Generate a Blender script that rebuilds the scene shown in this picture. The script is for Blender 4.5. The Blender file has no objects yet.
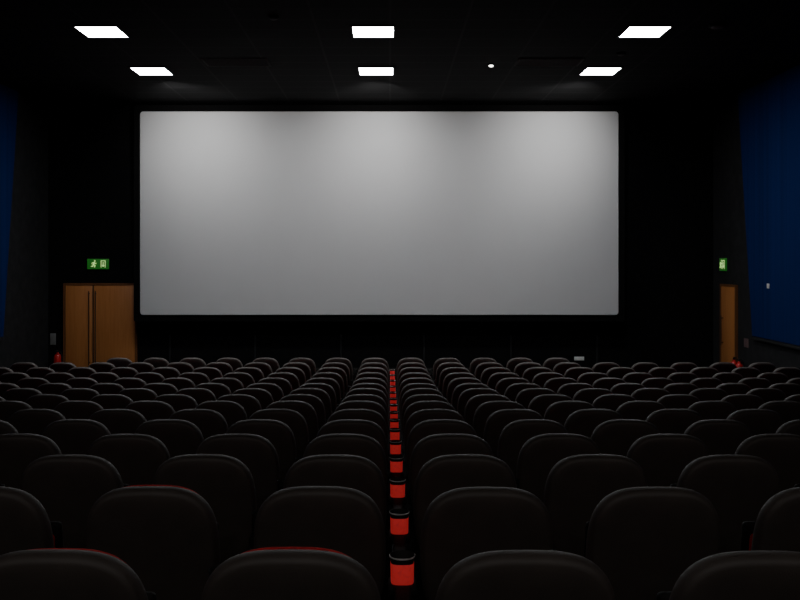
import bpy, bmesh, math, random
from mathutils import Vector, Matrix
random.seed(4)
scene = bpy.context.scene
COL = scene.collection

CAMZ = 2.78
F = 880.0
# ------------------------------------------------------------ materials
def new_mat(name, color, rough=0.6, spec=0.5, metal=0.0, noise=None, bump=None, wave=None, emis=None, estr=0.0, sheen=0.0, nscale=None):
    m = bpy.data.materials.new(name); m.use_nodes = True
    nt = m.node_tree; b = nt.nodes["Principled BSDF"]
    b.inputs["Base Color"].default_value = (*color, 1)
    b.inputs["Roughness"].default_value = rough
    b.inputs["Metallic"].default_value = metal
    b.inputs["Specular IOR Level"].default_value = spec
    if sheen: b.inputs["Sheen Weight"].default_value = sheen
    if emis:
        b.inputs["Emission Color"].default_value = (*emis, 1)
        b.inputs["Emission Strength"].default_value = estr
    tc = nt.nodes.new("ShaderNodeTexCoord")
    if noise:
        sc, amt = noise
        n = nt.nodes.new("ShaderNodeTexNoise"); n.inputs["Scale"].default_value = sc
        n.inputs["Detail"].default_value = 5
        if nscale:
            mp = nt.nodes.new("ShaderNodeMapping"); mp.inputs["Scale"].default_value = nscale
            nt.links.new(tc.outputs["Object"], mp.inputs["Vector"]); nt.links.new(mp.outputs[0], n.inputs["Vector"])
        else:
            nt.links.new(tc.outputs["Object"], n.inputs["Vector"])
        r = nt.nodes.new("ShaderNodeValToRGB")
        r.color_ramp.elements[0].position = .3; r.color_ramp.elements[1].position = .7
        r.color_ramp.elements[0].color = (*[c*(1-amt) for c in color], 1)
        r.color_ramp.elements[1].color = (*[min(1, c*(1+amt)) for c in color], 1)
        nt.links.new(n.outputs["Fac"], r.inputs["Fac"])
        nt.links.new(r.outputs["Color"], b.inputs["Base Color"])
    if bump:
        sc, st = bump
        n = nt.nodes.new("ShaderNodeTexNoise"); n.inputs["Scale"].default_value = sc
        nt.links.new(tc.outputs["Object"], n.inputs["Vector"])
        bp = nt.nodes.new("ShaderNodeBump"); bp.inputs["Strength"].default_value = st
        bp.inputs["Distance"].default_value = .002
        nt.links.new(n.outputs["Fac"], bp.inputs["Height"])
        nt.links.new(bp.outputs["Normal"], b.inputs["Normal"])
    return m

def wood_mat(name, c1, c2):
    m = bpy.data.materials.new(name); m.use_nodes = True
    nt = m.node_tree; b = nt.nodes["Principled BSDF"]
    b.inputs["Roughness"].default_value = .45
    tc = nt.nodes.new("ShaderNodeTexCoord"); mp = nt.nodes.new("ShaderNodeMapping")
    mp.inputs["Scale"].default_value = (14, 14, 1.0)
    n = nt.nodes.new("ShaderNodeTexNoise"); n.inputs["Scale"].default_value = 1.5
    n.inputs["Detail"].default_value = 6; n.inputs["Distortion"].default_value = .6
    r = nt.nodes.new("ShaderNodeValToRGB")
    r.color_ramp.elements[0].position = .3; r.color_ramp.elements[1].position = .72
    r.color_ramp.elements[0].color = (*c1, 1); r.color_ramp.elements[1].color = (*c2, 1)
    nt.links.new(tc.outputs["Object"], mp.inputs["Vector"]); nt.links.new(mp.outputs[0], n.inputs["Vector"])
    nt.links.new(n.outputs["Fac"], r.inputs["Fac"]); nt.links.new(r.outputs[0], b.inputs["Base Color"])
    return m

def grid_mat(name, c1, c2, sx, sy):
    m = new_mat(name, c1, rough=.9, spec=.2)
    nt = m.node_tree; b = nt.nodes["Principled BSDF"]
    tc = nt.nodes.new("ShaderNodeTexCoord")
    br = nt.nodes.new("ShaderNodeTexBrick")
    br.offset = 0; br.inputs["Scale"].default_value = 1
    br.inputs["Brick Width"].default_value = sx; br.inputs["Row Height"].default_value = sy
    br.inputs["Mortar Size"].default_value = .022
    br.inputs["Color1"].default_value = (*c1, 1); br.inputs["Color2"].default_value = (*[c*.85 for c in c1], 1)
    br.inputs["Mortar"].default_value = (*c2, 1)
    nt.links.new(tc.outputs["Object"], br.inputs["Vector"])
    nt.links.new(br.outputs["Color"], b.inputs["Base Color"])
    return m

def screen_mat():
    # projection screen: matt white with a broad glossy gain lobe
    m = bpy.data.materials.new("screen_fabric"); m.use_nodes = True
    nt = m.node_tree; b = nt.nodes["Principled BSDF"]; out = nt.nodes["Material Output"]
    nt.nodes.remove(b)
    tc = nt.nodes.new("ShaderNodeTexCoord")
    n = nt.nodes.new("ShaderNodeTexNoise"); n.inputs["Scale"].default_value = 2
    nt.links.new(tc.outputs["Object"], n.inputs["Vector"])
    r = nt.nodes.new("ShaderNodeValToRGB")
    r.color_ramp.elements[0].color = (.60, .60, .60, 1); r.color_ramp.elements[1].color = (.62, .62, .62, 1)
    nt.links.new(n.outputs["Fac"], r.inputs["Fac"])
    d = nt.nodes.new("ShaderNodeBsdfDiffuse"); nt.links.new(r.outputs[0], d.inputs["Color"])
    g = nt.nodes.new("ShaderNodeBsdfGlossy"); g.inputs["Roughness"].default_value = .56
    nt.links.new(r.outputs[0], g.inputs["Color"])
    mx = nt.nodes.new("ShaderNodeMixShader"); mx.inputs[0].default_value = .20
    nt.links.new(d.outputs[0], mx.inputs[1]); nt.links.new(g.outputs[0], mx.inputs[2])
    nt.links.new(mx.outputs[0], out.inputs["Surface"])
    return m

M_shell = new_mat("seat_shell_black", (.058, .046, .040), rough=.60, spec=.50, noise=(9, .12), bump=(260, .3))
M_red = new_mat("red_fabric", (.48, .016, .018), rough=.9, spec=.1, noise=(60, .25), bump=(400, .5))
M_arm = new_mat("black_plastic", (.010, .009, .009), rough=.75, spec=.2, bump=(300, .2))
M_metal = new_mat("dark_metal", (.012, .012, .013), rough=.7, spec=.2, noise=(20, .2))
M_cupglow = new_mat("red_cup_added_glow", (.85, .045, .05), rough=.7, noise=(60, .2), bump=(300, .5), emis=(1.0, .045, .05), estr=.19)  # red plastic with a faint glow added so the cups read bright
M_rim = new_mat("cup_rim", (.60, .57, .57), rough=.4, metal=.0, noise=(30, .1))
M_rimdark = new_mat("cup_rim_black", (.02, .02, .02), rough=.6, noise=(30, .1))
M_screen = screen_mat()
M_frame = new_mat("black_masking", (.006, .006, .006), rough=.95, spec=.05, noise=(30, .2))
M_wall = new_mat("black_wall", (.0055, .0055, .006), rough=.95, spec=.08, noise=(6, .25), bump=(120, .4))
M_side = new_mat("charcoal_wall", (.020, .020, .021), rough=.9, spec=.1, noise=(5, .2), bump=(120, .4))
M_ceil = grid_mat("black_ceiling_tiles", (.0038, .0038, .0042), (.018, .018, .019), 1.2, .6)
M_floor = new_mat("dark_carpet", (.010, .009, .009), rough=1, spec=.05, noise=(90, .5), bump=(300, .8))
M_blue = new_mat("navy_fabric", (.0078, .0185, .090), rough=.95, spec=.06, noise=(1.5, .17), nscale=(1, 5, .05), bump=(250, .5))
M_wood = wood_mat("door_wood", (.42, .155, .042), (.50, .195, .058))
M_doorframe = wood_mat("door_frame_wood", (.12, .045, .015), (.17, .068, .022))
M_dark = new_mat("dark_gap", (.01, .008, .006), rough=.8, noise=(20, .2))
M_white = new_mat("white_plastic", (.7, .7, .68), rough=.5, noise=(20, .05))
M_ext = new_mat("extinguisher_red", (.50, .018, .018), rough=.3, noise=(20, .08))
M_green = new_mat("sign_green", (.02, .14, .02), rough=.5, noise=(10, .1), emis=(.05, .42, .04), estr=.14)
M_pict = new_mat("sign_pictogram", (.4, .7, .25), rough=.5, noise=(10, .05), emis=(.70, 1, .36), estr=.65)
M_lum = new_mat("lamp_panel", (.9, .9, .9), rough=.5, noise=(10, .02), emis=(.95, .98, 1.0), estr=54)
M_fill = new_mat("rear_fill_panel", (.9, .9, .9), rough=.5, noise=(10, .02), emis=(1.0, .96, .92), estr=25)  # emission of the fill panels added behind the camera
M_spot = new_mat("small_lamp", (.9, .9, .9), rough=.5, noise=(10, .02), emis=(1, .98, .95), estr=10)

# ------------------------------------------------------------ helpers
def obj_from_bm(name, bm, mats, smooth=True, parent=None, loc=(0, 0, 0), angle=35):
    bmesh.ops.recalc_face_normals(bm, faces=bm.faces[:])
    me = bpy.data.meshes.new(name); bm.to_mesh(me); bm.free()
    for m in (mats if isinstance(mats, (list, tuple)) else [mats]): me.materials.append(m)
    if smooth:
        for p in me.polygons: p.use_smooth = True
        try: me.set_sharp_from_angle(angle=math.radians(angle))
        except Exception: pass
    o = bpy.data.objects.new(name, me); COL.objects.link(o)
    o.location = loc
    if parent: o.parent = parent
    return o

def add_box(bm, lo, hi, bevel=0, seg=2, mi=0):
    lo = Vector(lo); hi = Vector(hi)
    r = bmesh.ops.create_cube(bm, size=1, matrix=Matrix.Translation((lo+hi)/2) @ Matrix.Diagonal(((hi-lo)[0], (hi-lo)[1], (hi-lo)[2], 1)))
    vs = r["verts"]
    fs = set(f for v in vs for f in v.link_faces)
    if bevel:
        es = list(set(e for v in vs for e in v.link_edges))
        rr = bmesh.ops.bevel(bm, geom=es, offset=bevel, segments=seg, affect='EDGES', profile=.5)
        fs = set(rr["faces"]) | set(f for f in fs if f.is_valid)
    for f in fs:
        if f.is_valid: f.material_index = mi

def box(name, lo, hi, mat, bevel=0, parent=None, loc=(0, 0, 0), seg=2):
    bm = bmesh.new(); add_box(bm, lo, hi, bevel, seg)
    return obj_from_bm(name, bm, mat, smooth=bevel > 0, parent=parent, loc=loc)

def loops_mesh(bm, loops, cap0=True, cap1=True, mis=None):
    rings = [[bm.verts.new(p) for p in L] for L in loops]
    n = len(rings[0])
    for i in range(len(rings)-1):
        for j in range(n):
            f = bm.faces.new((rings[i][j], rings[i][(j+1) % n], rings[i+1][(j+1) % n], rings[i+1][j]))
            if mis: f.material_index = mis[i]
    if cap0:
        f = bm.faces.new(rings[0][::-1]); f.material_index = mis[0] if mis else 0
    if cap1:
        f = bm.faces.new(rings[-1]); f.material_index = mis[-1] if mis else 0

def circ(cx, cy, z, r, n=24):
    return [Vector((cx+r*math.cos(2*math.pi*i/n), cy+r*math.sin(2*math.pi*i/n), z)) for i in range(n)]

def empty(name, loc, label, cat, group=None, size=.2):
    e = bpy.data.objects.new(name, None); COL.objects.link(e)
    e.location = loc; e.empty_display_size = size
    e["label"] = label; e["category"] = cat
    if group: e["group"] = group
    return e

def tag(o, label, cat, group=None):
    o["label"] = label; o["category"] = cat
    if group: o["group"] = group

def struct(o, label):
    o["kind"] = "structure"; o["label"] = label; o["category"] = o.name.split("_")[0]

# ------------------------------------------------------------ room
XL, XR, YF, YR, HC = -8.35, 7.9, 21.5, -3.0, CAMZ+3.75
drops = [1.80, 1.876, 1.962, 2.047, 2.133, 2.219, 2.305, 2.39, 2.465, 2.54, 2.60, 2.65, 2.69, 2.725, 2.755]
PITCH, Y1, SP, X0 = .944, 2.41, .65, .05
rowY = [Y1+PITCH*i for i in range(15)]
rowY[0] = 2.38
rowZ = [CAMZ-d for d in drops]

prof = [(YR-.2, 1.08), (rowY[0]-.22, 1.08)]
for i in range(15):
    prof.append((rowY[i]-.22, rowZ[i]))
    prof.append(((rowY[i+1]-.22) if i < 14 else 17.2, rowZ[i]))
prof.append((17.6, 0)); prof.append((YF+.2, 0))
bm = bmesh.new()
vl = []
for (y, z) in prof:
    vl.append((bm.verts.new((XL-.2, y, z)), bm.verts.new((XR+.2, y, z))))
bl = (bm.verts.new((XL-.2, YF+.2, -.3)), bm.verts.new((XR+.2, YF+.2, -.3)))
b0 = (bm.verts.new((XL-.2, YR-.2, -.3)), bm.verts.new((XR+.2, YR-.2, -.3)))
for a, b in zip(vl, vl[1:]): bm.faces.new((a[0], a[1], b[1], b[0]))
bm.faces.new((vl[-1][0], vl[-1][1], bl[1], bl[0])); bm.faces.new((bl[0], bl[1], b0[1], b0[0])); bm.faces.new((b0[0], b0[1], vl[0][1], vl[0][0]))
bm.faces.new([v[0] for v in vl]+[bl[0], b0[0]]); bm.faces.new([v[1] for v in vl]+[bl[1], b0[1]])
fl = obj_from_bm("floor", bm, M_floor, smooth=False); struct(fl, "dark carpeted floor stepping gently down to the screen")

o = box("wall_front", (XL-.2, YF, -.3), (XR+.2, YF+.2, HC+.2), M_wall); struct(o, "matt black wall behind the cinema screen")
o = box("wall_rear", (XL-.2, YR-.2, -.3), (XR+.2, YR, HC+.2), M_wall); struct(o, "matt black wall at the back of the auditorium")
o = box("wall_left", (XL-.2, YR-.2, -.3), (XL, YF+.2, HC+.2), M_side); struct(o, "charcoal side wall of the auditorium")
o = box("wall_right", (XR, YR-.2, -.3), (XR+.2, YF+.2, HC+.2), M_side); struct(o, "charcoal side wall of the auditorium with a door")
o = box("ceiling", (XL-.2, YR-.2, HC), (XR+.2, YF+.2, HC+.2), M_ceil); struct(o, "black tiled auditorium ceiling")
o = box("baseboard_front", (-6.0, YF-.03, 0), (XR, YF, .12), M_dark, .004); struct(o, "low black baseboard under the screen")

for i, px in enumerate((170, 255, 341, 424, 511, 597)):
    x = (px-390)/F*YF
    o = box("trim_%d" % (i+1), (x-.02, YF-.03, .12), (x+.02, YF, 1.25), M_side, .004)
    struct(o, "thin dark vertical batten on the wall below the screen")

# navy acoustic panels (slanted end edge)
def side_panel(xw, sgn, yb, yt):
    zb, zt = CAMZ-1.66, HC-.02
    bm = bmesh.new()
    t = .07
    cuts = [(YR+.05, YR+.05), (2.0, 2.0), (7.0, 7.0), (12.0, 12.0), (yb, yt)]
    for k, (a, b) in enumerate(zip(cuts, cuts[1:])):
        g = .001
        p = []
        for (dx, ins) in ((0, 0), (t-.003, 0), (t, .003)):
            p.append([Vector((xw-sgn*dx, a[0]+g+ins, zb+ins)), Vector((xw-sgn*dx, b[0]-g-ins, zb+ins)),
                      Vector((xw-sgn*dx, b[1]-g-ins, zt-ins)), Vector((xw-sgn*dx, a[1]+g+ins, zt-ins))])
        loops_mesh(bm, p)
    o = obj_from_bm("acoustic_wall_panel", bm, M_blue, smooth=False)
    tag(o, "navy blue fabric acoustic panelling covering the upper side wall", "wall panel", "navy wall panels")
side_panel(XR, 1, 19.03, 19.82); side_panel(XL, -1, 18.85, 19.62)
o = box("trim_7", (XR-.08, YR+.05, CAMZ-1.74), (XR, 19.03, CAMZ-1.67), M_side, .005); struct(o, "dark ledge along the bottom of the blue panel")
o = box("trim_8", (XL, YR+.05, CAMZ-1.74), (XL+.08, 18.85, CAMZ-1.67), M_side, .005); struct(o, "dark ledge along the bottom of the blue panel")

# ------------------------------------------------------------ screen
SY = 21.0
sx0, sx1 = (140-390)/F*SY, (618.5-390)/F*SY
sz0, sz1 = CAMZ-(315-259)/F*SY, CAMZ+(259-111.5)/F*SY
def round_rect(x0, x1, z0, z1, r, y, n=6):
    pts = []
    for (cx, cz, a0) in ((x1-r, z1-r, 0), (x0+r, z1-r, 90), (x0+r, z0+r, 180), (x1-r, z0+r, 270)):
        for i in range(n+1):
            a = math.radians(a0+90*i/n)
            pts.append(Vector((cx+r*math.cos(a), y, cz+r*math.sin(a))))
    return pts
scr = empty("cinema_screen", ((sx0+sx1)/2, SY, sz0), "large blank pale grey widescreen cinema screen on black wall", "cinema screen", size=1)
cx, cz = (sx0+sx1)/2, sz0
def sh(L): return [p-Vector((cx, SY, cz)) for p in L]
bm = bmesh.new()
loops_mesh(bm, [sh(round_rect(sx0, sx1, sz0, sz1, .08, SY+.03)), sh(round_rect(sx0, sx1, sz0, sz1, .08, SY)), sh(round_rect(sx0+.012, sx1-.012, sz0+.012, sz1-.012, .07, SY-.008))])
obj_from_bm("screen_surface", bm, M_screen, smooth=False, parent=scr)
bm = bmesh.new()
e = .16
loops_mesh(bm, [sh(round_rect(sx0+.05, sx1-.05, sz0+.05, sz1-.05, .1, SY+.04)), sh(round_rect(sx0-e, sx1+e, sz0-e, min(sz1+e, HC-.02), .05, SY+.04)),
                sh(round_rect(sx0-e, sx1+e, sz0-e, min(sz1+e, HC-.02), .05, SY+.12)), sh(round_rect(sx0+.05, sx1-.05, sz0+.05, sz1-.05, .1, SY+.12))])
obj_from_bm("screen_frame", bm, M_frame, smooth=False, parent=scr)
bm = bmesh.new()
for x in (-4.5, -1.5, 1.5, 4.5):
    for z in (.6, 4.2):
        add_box(bm, (x-.05, .125, z-.05), (x+.05, YF-SY+.01, z+.05))
obj_from_bm("wall_bracket", bm, M_metal, smooth=False, parent=scr)

# ------------------------------------------------------------ ceiling lights
LW, LD = .665, .68
def ceiling_light(x, y, matl, label, aim=None):
    e = empty("ceiling_light", (x, y, HC), label, "ceiling light", "square ceiling light panels")
    bm = bmesh.new()
    a, b = LW/2+.03, LD/2+.03
    a2, b2 = LW/2, LD/2
    def q(u, v, z): return [Vector((-u, -v, z)), Vector((u, -v, z)), Vector((u, v, z)), Vector((-u, v, z))]
    loops_mesh(bm, [q(a, b, 0.01), q(a, b, -.025), q(a2, b2, -.025), q(a2, b2, -.012)], cap1=False)
    obj_from_bm("light_frame", bm, M_metal, smooth=False, parent=e)
    bm = bmesh.new()
    loops_mesh(bm, [q(a2-.002, b2-.002, -.005), q(a2-.002, b2-.002, -.018), q(a2-.02, b2-.02, -.022)])
    obj_from_bm("light_diffuser", bm, matl, smooth=False, parent=e)
    if aim:
        # extra unseen spot, added to strengthen the light pool on the screen
        l = bpy.data.lights.new("added_pool_spot", 'SPOT'); l.energy = 185; l.color = (1, .99, .98)
        l.spot_size = math.radians(100); l.spot_blend = 1.0; l.shadow_soft_size = .15
        lo = bpy.data.objects.new("added_pool_spot", l); COL.objects.link(lo); lo.parent = e
        lo.location = (0, .8, -.30)
        dv = Vector(aim)-(Vector((x, y, HC))+lo.location)
        lo.rotation_euler = dv.to_track_quat('-Z', 'Y').to_euler()
AIMX = {-4.735: (206-390)/F*SY, -.275: (370-390)/F*SY, 4.185: (538-390)/F*SY}
for y in (14.47, 17.5):
    for x in (-4.735, -.275, 4.185):
        ceiling_light(x, y, M_lum, "glowing white square ceiling panel light set in black ceiling", (AIMX[x], SY, CAMZ+(259-138)/F*SY) if y > 16 else None)
for x in (-4.735, -.275, 4.185):  # unseen panels behind the camera, added to lift seat backs and cups
    ceiling_light(x, -1.2, M_fill, "unseen warm white ceiling panel added as rear fill light")

def disc_fixture(name, x, y, r, mat, label, cat, h=.05):
    e = empty(name, (x, y, HC), label, cat)
    bm = bmesh.new(); loops_mesh(bm, [circ(0, 0, .005, r*1.4), circ(0, 0, -h*.6, r*1.4), circ(0, 0, -h*.7, r*1.25)])
    obj_from_bm("fixture_base", bm, M_metal, parent=e)
    bm = bmesh.new(); loops_mesh(bm, [circ(0, 0, -h*.7, r), circ(0, 0, -h*.95, r*.95), circ(0, 0, -h*1.1, r*.6)])
    obj_from_bm("fixture_lens", bm, mat, parent=e)
disc_fixture("ceiling_downlight", 1.94, 16.9, .042, M_spot, "tiny glowing white round emergency ceiling light", "ceiling light")
M_grey = new_mat("grey_plastic", (.10, .10, .10), rough=.7, spec=.2, noise=(20, .1))
M_vent = new_mat("vent_metal", (.07, .07, .07), rough=.8, spec=.1, noise=(20, .1))
disc_fixture("smoke_detector", -1.8, 13.6, .06, M_grey, "small round smoke detector on black ceiling", "smoke detector")
disc_fixture("smoke_detector", 4.2, 16.0, .06, M_grey, "small round smoke detector on black ceiling", "smoke detector")
disc_fixture("ceiling_speaker", 5.25, 14.1, .10, M_grey, "small round ceiling speaker on black ceiling", "speaker")
def vent(x):
    e = empty("ceiling_vent", (x, 16.75, HC), "dark slatted rectangular air vent in the black ceiling", "air vent", "ceiling vents")
    bm = bmesh.new()
    add_box(bm, (-.62, -.32, -.012), (.62, -.28, .005)); add_box(bm, (-.62, .28, -.012), (.62, .32, .005))
    add_box(bm, (-.62, -.28, -.012), (-.58, .28, .005)); add_box(bm, (.58, -.28, -.012), (.62, .28, .005))
    obj_from_bm("vent_frame", bm, M_vent, smooth=False, parent=e)
    bm = bmesh.new()
    for i in range(8):
        y = -.24+i*.069
        add_box(bm, (-.58, y-.018, -.009), (.58, y+.018, .002))
    obj_from_bm("vent_slats", bm, M_vent, smooth=False, parent=e)
vent(-2.92); vent(3.02)

# ------------------------------------------------------------ doors
def door_empty(name, loc, rot, label):
    e = bpy.data.objects.new(name, None); COL.objects.link(e); e.location = loc; e.rotation_euler = (0, 0, rot)
    e["kind"] = "structure"; e["label"] = label; e["category"] = "door"
    return e
dx0, dx1 = (66-390)/F*YF, (135.5-390)/F*YF
DH = 2.14
d = door_empty("door_1", ((dx0+dx1)/2, YF, 0), 0, "light wooden double exit door under a green sign")
w = dx1-dx0
bm = bmesh.new()
add_box(bm, (-w/2-.05, -.06, 0), (-w/2, 0, DH+.05)); add_box(bm, (w/2, -.06, 0), (w/2+.05, 0, DH+.05)); add_box(bm, (-w/2, -.06, DH), (w/2, 0, DH+.05))
obj_from_bm("door_frame", bm, M_doorframe, smooth=False, parent=d)
split = -w/2+.40*w
def leaf(a, b):
    bm = bmesh.new(); add_box(bm, (a+.006, -.045, .01), (b-.006, -.002, DH-.006), .004)
    return obj_from_bm("door_leaf", bm, M_wood, parent=d)
leaf(-w/2, split); leaf(split, w/2)
def pull(x, par, h=.35, zc=1.1):
    bm = bmesh.new()
    loops_mesh(bm, [circ(0, 0, -h, .012, 12), circ(0, 0, h, .012, 12)])
    add_box(bm, (-.01, 0, -h+.05), (.01, .05, -h+.07)); add_box(bm, (-.01, 0, h-.07), (.01, .05, h-.05))
    return obj_from_bm("door_handle", bm, M_dark, parent=par, loc=(x, -.095, zc))
pull(split-.09, d, .9, 1.1); pull(split+.07, d, .9, 1.1)
bm = bmesh.new(); add_box(bm, (split-.014, -.05, .01), (split+.014, -.046, DH-.01))
obj_from_bm("door_seal", bm, M_dark, smooth=False, parent=d)

d2 = door_empty("door_2", (XR, 20.45, 0), -math.pi/2, "light wooden single exit door in the side wall")
w2 = .84
bm = bmesh.new()
add_box(bm, (-w2/2-.05, -.06, 0), (-w2/2, 0, DH+.05)); add_box(bm, (w2/2, -.06, 0), (w2/2+.05, 0, DH+.05)); add_box(bm, (-w2/2, -.06, DH), (w2/2, 0, DH+.05))
obj_from_bm("door_frame", bm, M_doorframe, smooth=False, parent=d2)
bm = bmesh.new(); add_box(bm, (-w2/2+.004, -.045, .01), (w2/2-.004, -.002, DH-.006), .004)
obj_from_bm("door_leaf", bm, M_wood, parent=d2)
pull(-w2/2+.12, d2)

# ------------------------------------------------------------ exit signs
def stroke(bm, pts, wdt, y):
    for a, b in zip(pts, pts[1:]):
        a = Vector((a[0], 0, a[1])); b = Vector((b[0], 0, b[1]))
        dd = (b-a).normalized(); n = Vector((-dd.z, 0, dd.x))*wdt/2
        a2 = a-dd*wdt*.3; b2 = b+dd*wdt*.3
        q = [a2-n, b2-n, b2+n, a2+n]
        front = [bm.verts.new(Vector((p.x, y, p.z))) for p in q]; back = [bm.verts.new(Vector((p.x, y+.004, p.z))) for p in q]
        bm.faces.new(front)
        for i in range(4): bm.faces.new((front[i], front[(i+1) % 4], back[(i+1) % 4], back[i]))
def exit_sign(loc, rot, w, h, label):
    e = empty("exit_sign", loc, label, "exit sign", "green emergency exit signs"); e.rotation_euler = (0, 0, rot)
    box("sign_body", (-w/2, -.05, -h/2), (w/2, 0, h/2), M_green, .006, parent=e)
    y = -.055
    u = h*.36
    bm = bmesh.new(); mx = -w*.19
    stroke(bm, [(mx+.12*u, .35*u), (mx-.1*u, -.15*u)], u*.38, y)
    stroke(bm, [(mx-.1*u, -.15*u), (mx+.35*u, -.4*u), (mx+.2*u, -.85*u)], u*.22, y)
    stroke(bm, [(mx-.1*u, -.15*u), (mx-.25*u, -.6*u), (mx-.7*u, -.65*u)], u*.22, y)
    stroke(bm, [(mx+.1*u, .4*u), (mx+.5*u, .1*u), (mx+.7*u, .25*u)], u*.17, y)
    stroke(bm, [(mx+.1*u, .4*u), (mx-.4*u, .35*u), (mx-.5*u, 0)], u*.17, y)
    c = [bm.verts.new((mx+.28*u+.22*u*math.cos(t*math.pi/6), y, .82*u+.22*u*math.sin(t*math.pi/6))) for t in range(12)]
    bm.faces.new(c)
    obj_from_bm("running_figure", bm, M_pict, smooth=False, parent=e)
    bm = bmesh.new(); dxx = w*.25
    stroke(bm, [(dxx-.55*u, -.9*u), (dxx-.55*u, .88*u), (dxx+.55*u, .88*u), (dxx+.55*u, -.9*u)], u*.17, y)
    obj_from_bm("doorway_symbol", bm, M_pict, smooth=False, parent=e)
    bm = bmesh.new()
    stroke(bm, [(dxx, .45*u), (dxx, -.5*u)], u*.2, y)
    stroke(bm, [(dxx-.3*u, -.3*u), (dxx, -.68*u), (dxx+.3*u, -.3*u)], u*.16, y)
    obj_from_bm("arrow_symbol", bm, M_pict, smooth=False, parent=e)
exit_sign(((98.5-390)/F*YF, YF, CAMZ-5.0/F*YF), 0, .52, .25, "green emergency exit sign with running figure above double door")
exit_sign((XR, 20.80, CAMZ-.13), -math.pi/2, .36, .30, "green emergency exit sign on side wall above single door")

# ------------------------------------------------------------ extinguishers
def extinguisher(x, y, z, label):
    e = empty("fire_extinguisher", (x, y, z), label, "fire extinguisher", "red fire extinguishers")
    bm = bmesh.new()
    loops_mesh(bm, [circ(0, 0, 0, .075), circ(0, 0, .01, .085), circ(0, 0, .42, .085), circ(0, 0, .47, .07), circ(0, 0, .50, .035), circ(0, 0, .53, .03)])
    obj_from_bm("cylinder_body", bm, M_ext, parent=e)
    bm = bmesh.new()
    add_box(bm, (-.02, -.02, .53), (.02, .02, .57), .004); add_box(bm, (-.015, -.13, .575), (.015, .03, .59), .003); add_box(bm, (-.015, -.11, .545), (.015, .02, .556), .003)
    obj_from_bm("valve_handle", bm, M_metal, parent=e)
    bm = bmesh.new()
    pts = []
    for i in range(9):
        t = i/8; pts.append(Vector((.04+.08*math.sin(t*math.pi*.8), .0, .55-.38*t*t-.02*t)))
    L = [[p+Vector((.012*math.cos(a*math.pi/4), .012*math.sin(a*math.pi/4), .004*math.cos(a*math.pi/4))) for a in range(8)] for p in pts]
    loops_mesh(bm, L)
    obj_from_bm("hose", bm, M_dark, parent=e)
extinguisher((57.5-390)/F*21.2, 21.2, 0.0, "red fire extinguisher standing beside the double door")
extinguisher(7.68, 19.35, 0.0, "red fire extinguisher standing by the single door")
extinguisher(7.70, 19.7, 0.0, "red fire extinguisher standing by the single door")
o = box("notice_board", (-.07, -.012, -.14), (.07, 0, .14), new_mat("pale_notice", (.16, .16, .155), rough=.6, noise=(20, .1)), .003, loc=(XL+.12, YF, CAMZ-80/F*YF))
tag(o, "small pale instruction notice on wall above extinguisher", "notice")
o = box("notice_board", (-.012, -.12, -.10), (0, .12, .10), new_mat("dim_notice", (.12, .07, .07), rough=.6, noise=(20, .1)), .003, loc=(XR, 19.5, CAMZ-84/F*19.5))
tag(o, "small dim reddish notice on side wall above extinguishers", "notice")
bm = bmesh.new(); add_box(bm, (-.02, -.05, -.05), (0, .05, .05), .006); add_box(bm, (-.028, -.015, -.02), (-.019, .015, .02), .003)
o = obj_from_bm("wall_switch", bm, M_white, loc=(XR-.07, 18.2, CAMZ-27/F*18.2)); tag(o, "small white switch mounted on the navy blue panel", "wall switch")
bm = bmesh.new(); add_box(bm, (-.12, -.02, -.045), (.12, 0, .045), .006)
for s in (-.055, .055): add_box(bm, (s-.02, -.026, -.02), (s+.02, -.019, .02), .003)
o = obj_from_bm("power_socket", bm, M_white, loc=(4.62, YF, CAMZ-99.5/F*YF)); tag(o, "white twin power socket low on the black wall", "power socket")

# ------------------------------------------------------------ chair parts (meshes built once)
ZC, SH, SW = .70, .30, .259
def outline(s, y, n=64, dz=0, sx=None):
    sx = s if sx is None else sx
    L = []
    for i in range(n):
        t = 2*math.pi*i/n
        c, q = math.cos(t), math.sin(t)
        ex = 2/3.4
        x = SW*sx*math.copysign(abs(c)**ex, c)
        z = SH*s*math.copysign(abs(q)**ex, q)
        if z > 0: z *= 1-.024*(x/SW)**2
        if z < 0: x *= 1-.08*(-z/SH)
        zz = ZC+z+dz
        L.append(Vector((x, y+(1.0-zz)*.2, zz)))
    return L
def m_shell():
    bm = bmesh.new()
    loops_mesh(bm, [outline(.35, -.026), outline(.70, -.024), outline(.84, -.0205), outline(.91, -.0155), outline(.945, -.011),
                    outline(.972, .001), outline(.991, .015), outline(1.0, .030), outline(.996, .044), outline(.97, .056)])
    return bm
def m_cush(dz=0):
    bm = bmesh.new()
    loops_mesh(bm, [outline(.93, .0575, sx=.87), outline(.94, .065, sx=.89), outline(.925, .085, sx=.89), outline(.88, .105, sx=.85), outline(.80, .115, sx=.76), outline(.4, .120)])
    return bm
def rot_seat(bm):
    bmesh.ops.transform(bm, matrix=Matrix.Translation((0, .265, .40)) @ Matrix.Rotation(math.radians(8), 4, 'X'), verts=bm.verts[:])
def m_pan():
    bm = bmesh.new(); add_box(bm, (-.215, .06, 0), (.215, .10, .38), .018, 3); rot_seat(bm); return bm
def m_seat():
    bm = bmesh.new(); add_box(bm, (-.20, 0, .01), (.20, .058, .35), .024, 4); rot_seat(bm); return bm
def m_leg():
    bm = bmesh.new()
    add_box(bm, (-.022, .12, .03), (.022, .52, .572), .01); add_box(bm, (-.04, .06, 0), (.04, .60, .029), .005)
    return bm
def m_arm():
    bm = bmesh.new()
    add_box(bm, (-.030, .10, .574), (.030, .70, .606), .012, 3)
    add_box(bm, (-.050, .69, .560), (.050, .82, .598), .012, 3)
    return bm
CY = .755
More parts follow.
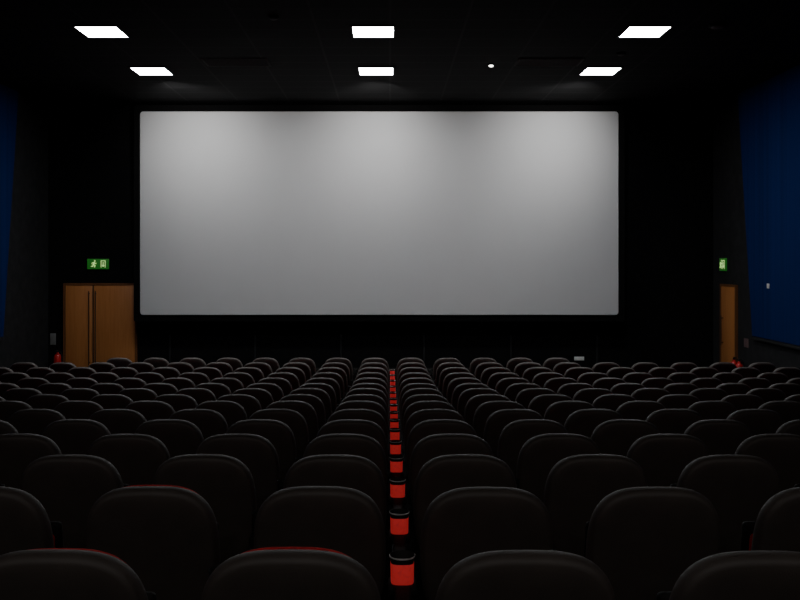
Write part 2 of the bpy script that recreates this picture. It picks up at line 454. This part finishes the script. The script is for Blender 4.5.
def sq(z, r, n=32, p=3.2):
    L = []
    for i in range(n):
        t = 2*math.pi*i/n; c, s = math.cos(t), math.sin(t)
        L.append(Vector((r*math.copysign(abs(c)**(2/p), c), CY+r*math.copysign(abs(s)**(2/p), s), z)))
    return L
def m_cup():
    # squarish red sleeve, black open cup insert, thin pale rim
    bm = bmesh.new()
    loops_mesh(bm, [sq(.599, .0405), sq(.603, .0415), sq(.668, .0425), sq(.671, .0415),
                    sq(.672, .0415, p=2.4), sq(.689, .0440, p=2.2), sq(.6895, .0465, p=2.1), sq(.694, .0470, p=2.1), sq(.695, .0450, p=2.1), sq(.691, .0430, p=2.1), sq(.625, .036, p=2.1)],
               mis=[0, 0, 0, 2, 2, 1, 1, 1, 2, 2])
    return bm

def mk(name, bm, mats):
    return obj_from_bm(name, bm, mats, angle=50)
P_shell = mk("seat_back_shell", m_shell(), M_shell)
P_cush = mk("back_cushion", m_cush(), M_red)
P_cush["label"] = "red upholstered cushion"
P_pan = mk("seat_pan", m_pan(), M_arm)
P_seat = mk("seat_cushion", m_seat(), M_red); P_seat["label"] = "red tip-up seat cushion"
P_leg = mk("leg", m_leg(), M_metal)
P_arm = mk("armrest", m_arm(), M_arm)
P_cup = mk("cup_holder", m_cup(), [M_cupglow, M_rim, M_dark]); P_cup["label"] = "red cup holder with thin pale rim"
P_cupb = mk("cup_holder", m_cup(), [M_arm, M_rimdark, M_dark])
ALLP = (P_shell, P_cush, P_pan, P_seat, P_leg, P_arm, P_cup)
SIDEP = (P_leg, P_arm, P_cup)

RED_PEEK = {(0, -1): .014, (1, -2): .015, (0, -2): .010, (0, 0): .006}
for i in range(15):
    y, z = rowY[i], rowZ[i]
    for k in range(-11, 10):
        if i == 14 and not (-8 <= k <= 4): continue
        x = X0+SP*(k+.5)
        px = 390+F*x/y; half = F*.33/y
        if px+half < -30 or px-half > 830: continue
        peek = RED_PEEK.get((i, k), 0)
        e = bpy.data.objects.new("cinema_chair", None); COL.objects.link(e)
        e.location = (x, y, z); e.empty_display_size = .1
        e["category"] = "chair"; e["group"] = "rows of cinema chairs"
        e["label"] = ("black-backed cinema chair with red cushion peeking over its shell" if peek else
                      "black-backed cinema chair with red cup holder on its armrest" if k == 0 else
                      "black-backed cinema chair with rounded back and red upholstery")
        rz = random.uniform(-.012, .012)
        tx = random.uniform(-.008, .008)
        for P in ALLP:
            Q = P
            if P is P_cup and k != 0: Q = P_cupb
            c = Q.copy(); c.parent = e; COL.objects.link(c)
            if P in (P_shell, P_cush): c.rotation_euler = (tx, 0, rz)
            if P is P_cush and peek: c.location = (0, 0, peek)
            if P in SIDEP: c.location = (-SP/2, 0, 0)
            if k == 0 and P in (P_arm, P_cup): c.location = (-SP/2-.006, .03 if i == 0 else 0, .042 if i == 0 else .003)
        if k == 9 or (i == 14 and k == 4):
            for P in (P_leg, P_arm, P_cupb):
                c = P.copy(); c.parent = e; COL.objects.link(c); c.location = (SP/2, 0, 0)
for P in ALLP+(P_cupb,): bpy.data.objects.remove(P)

# ------------------------------------------------------------ world, camera
w = bpy.data.worlds.new("World"); scene.world = w; w.use_nodes = True
w.node_tree.nodes["Background"].inputs[0].default_value = (0, 0, 0, 1)
cam = bpy.data.cameras.new("camera"); co = bpy.data.objects.new("camera", cam); COL.objects.link(co)
co.location = (0, 0, CAMZ); co.rotation_euler = (math.radians(90), 0, 0)
cam.sensor_fit = 'HORIZONTAL'; cam.sensor_width = 36; cam.lens = 36*F/800
cam.shift_x = 10/800; cam.shift_y = -41/800
cam.clip_start = .05
scene.camera = co
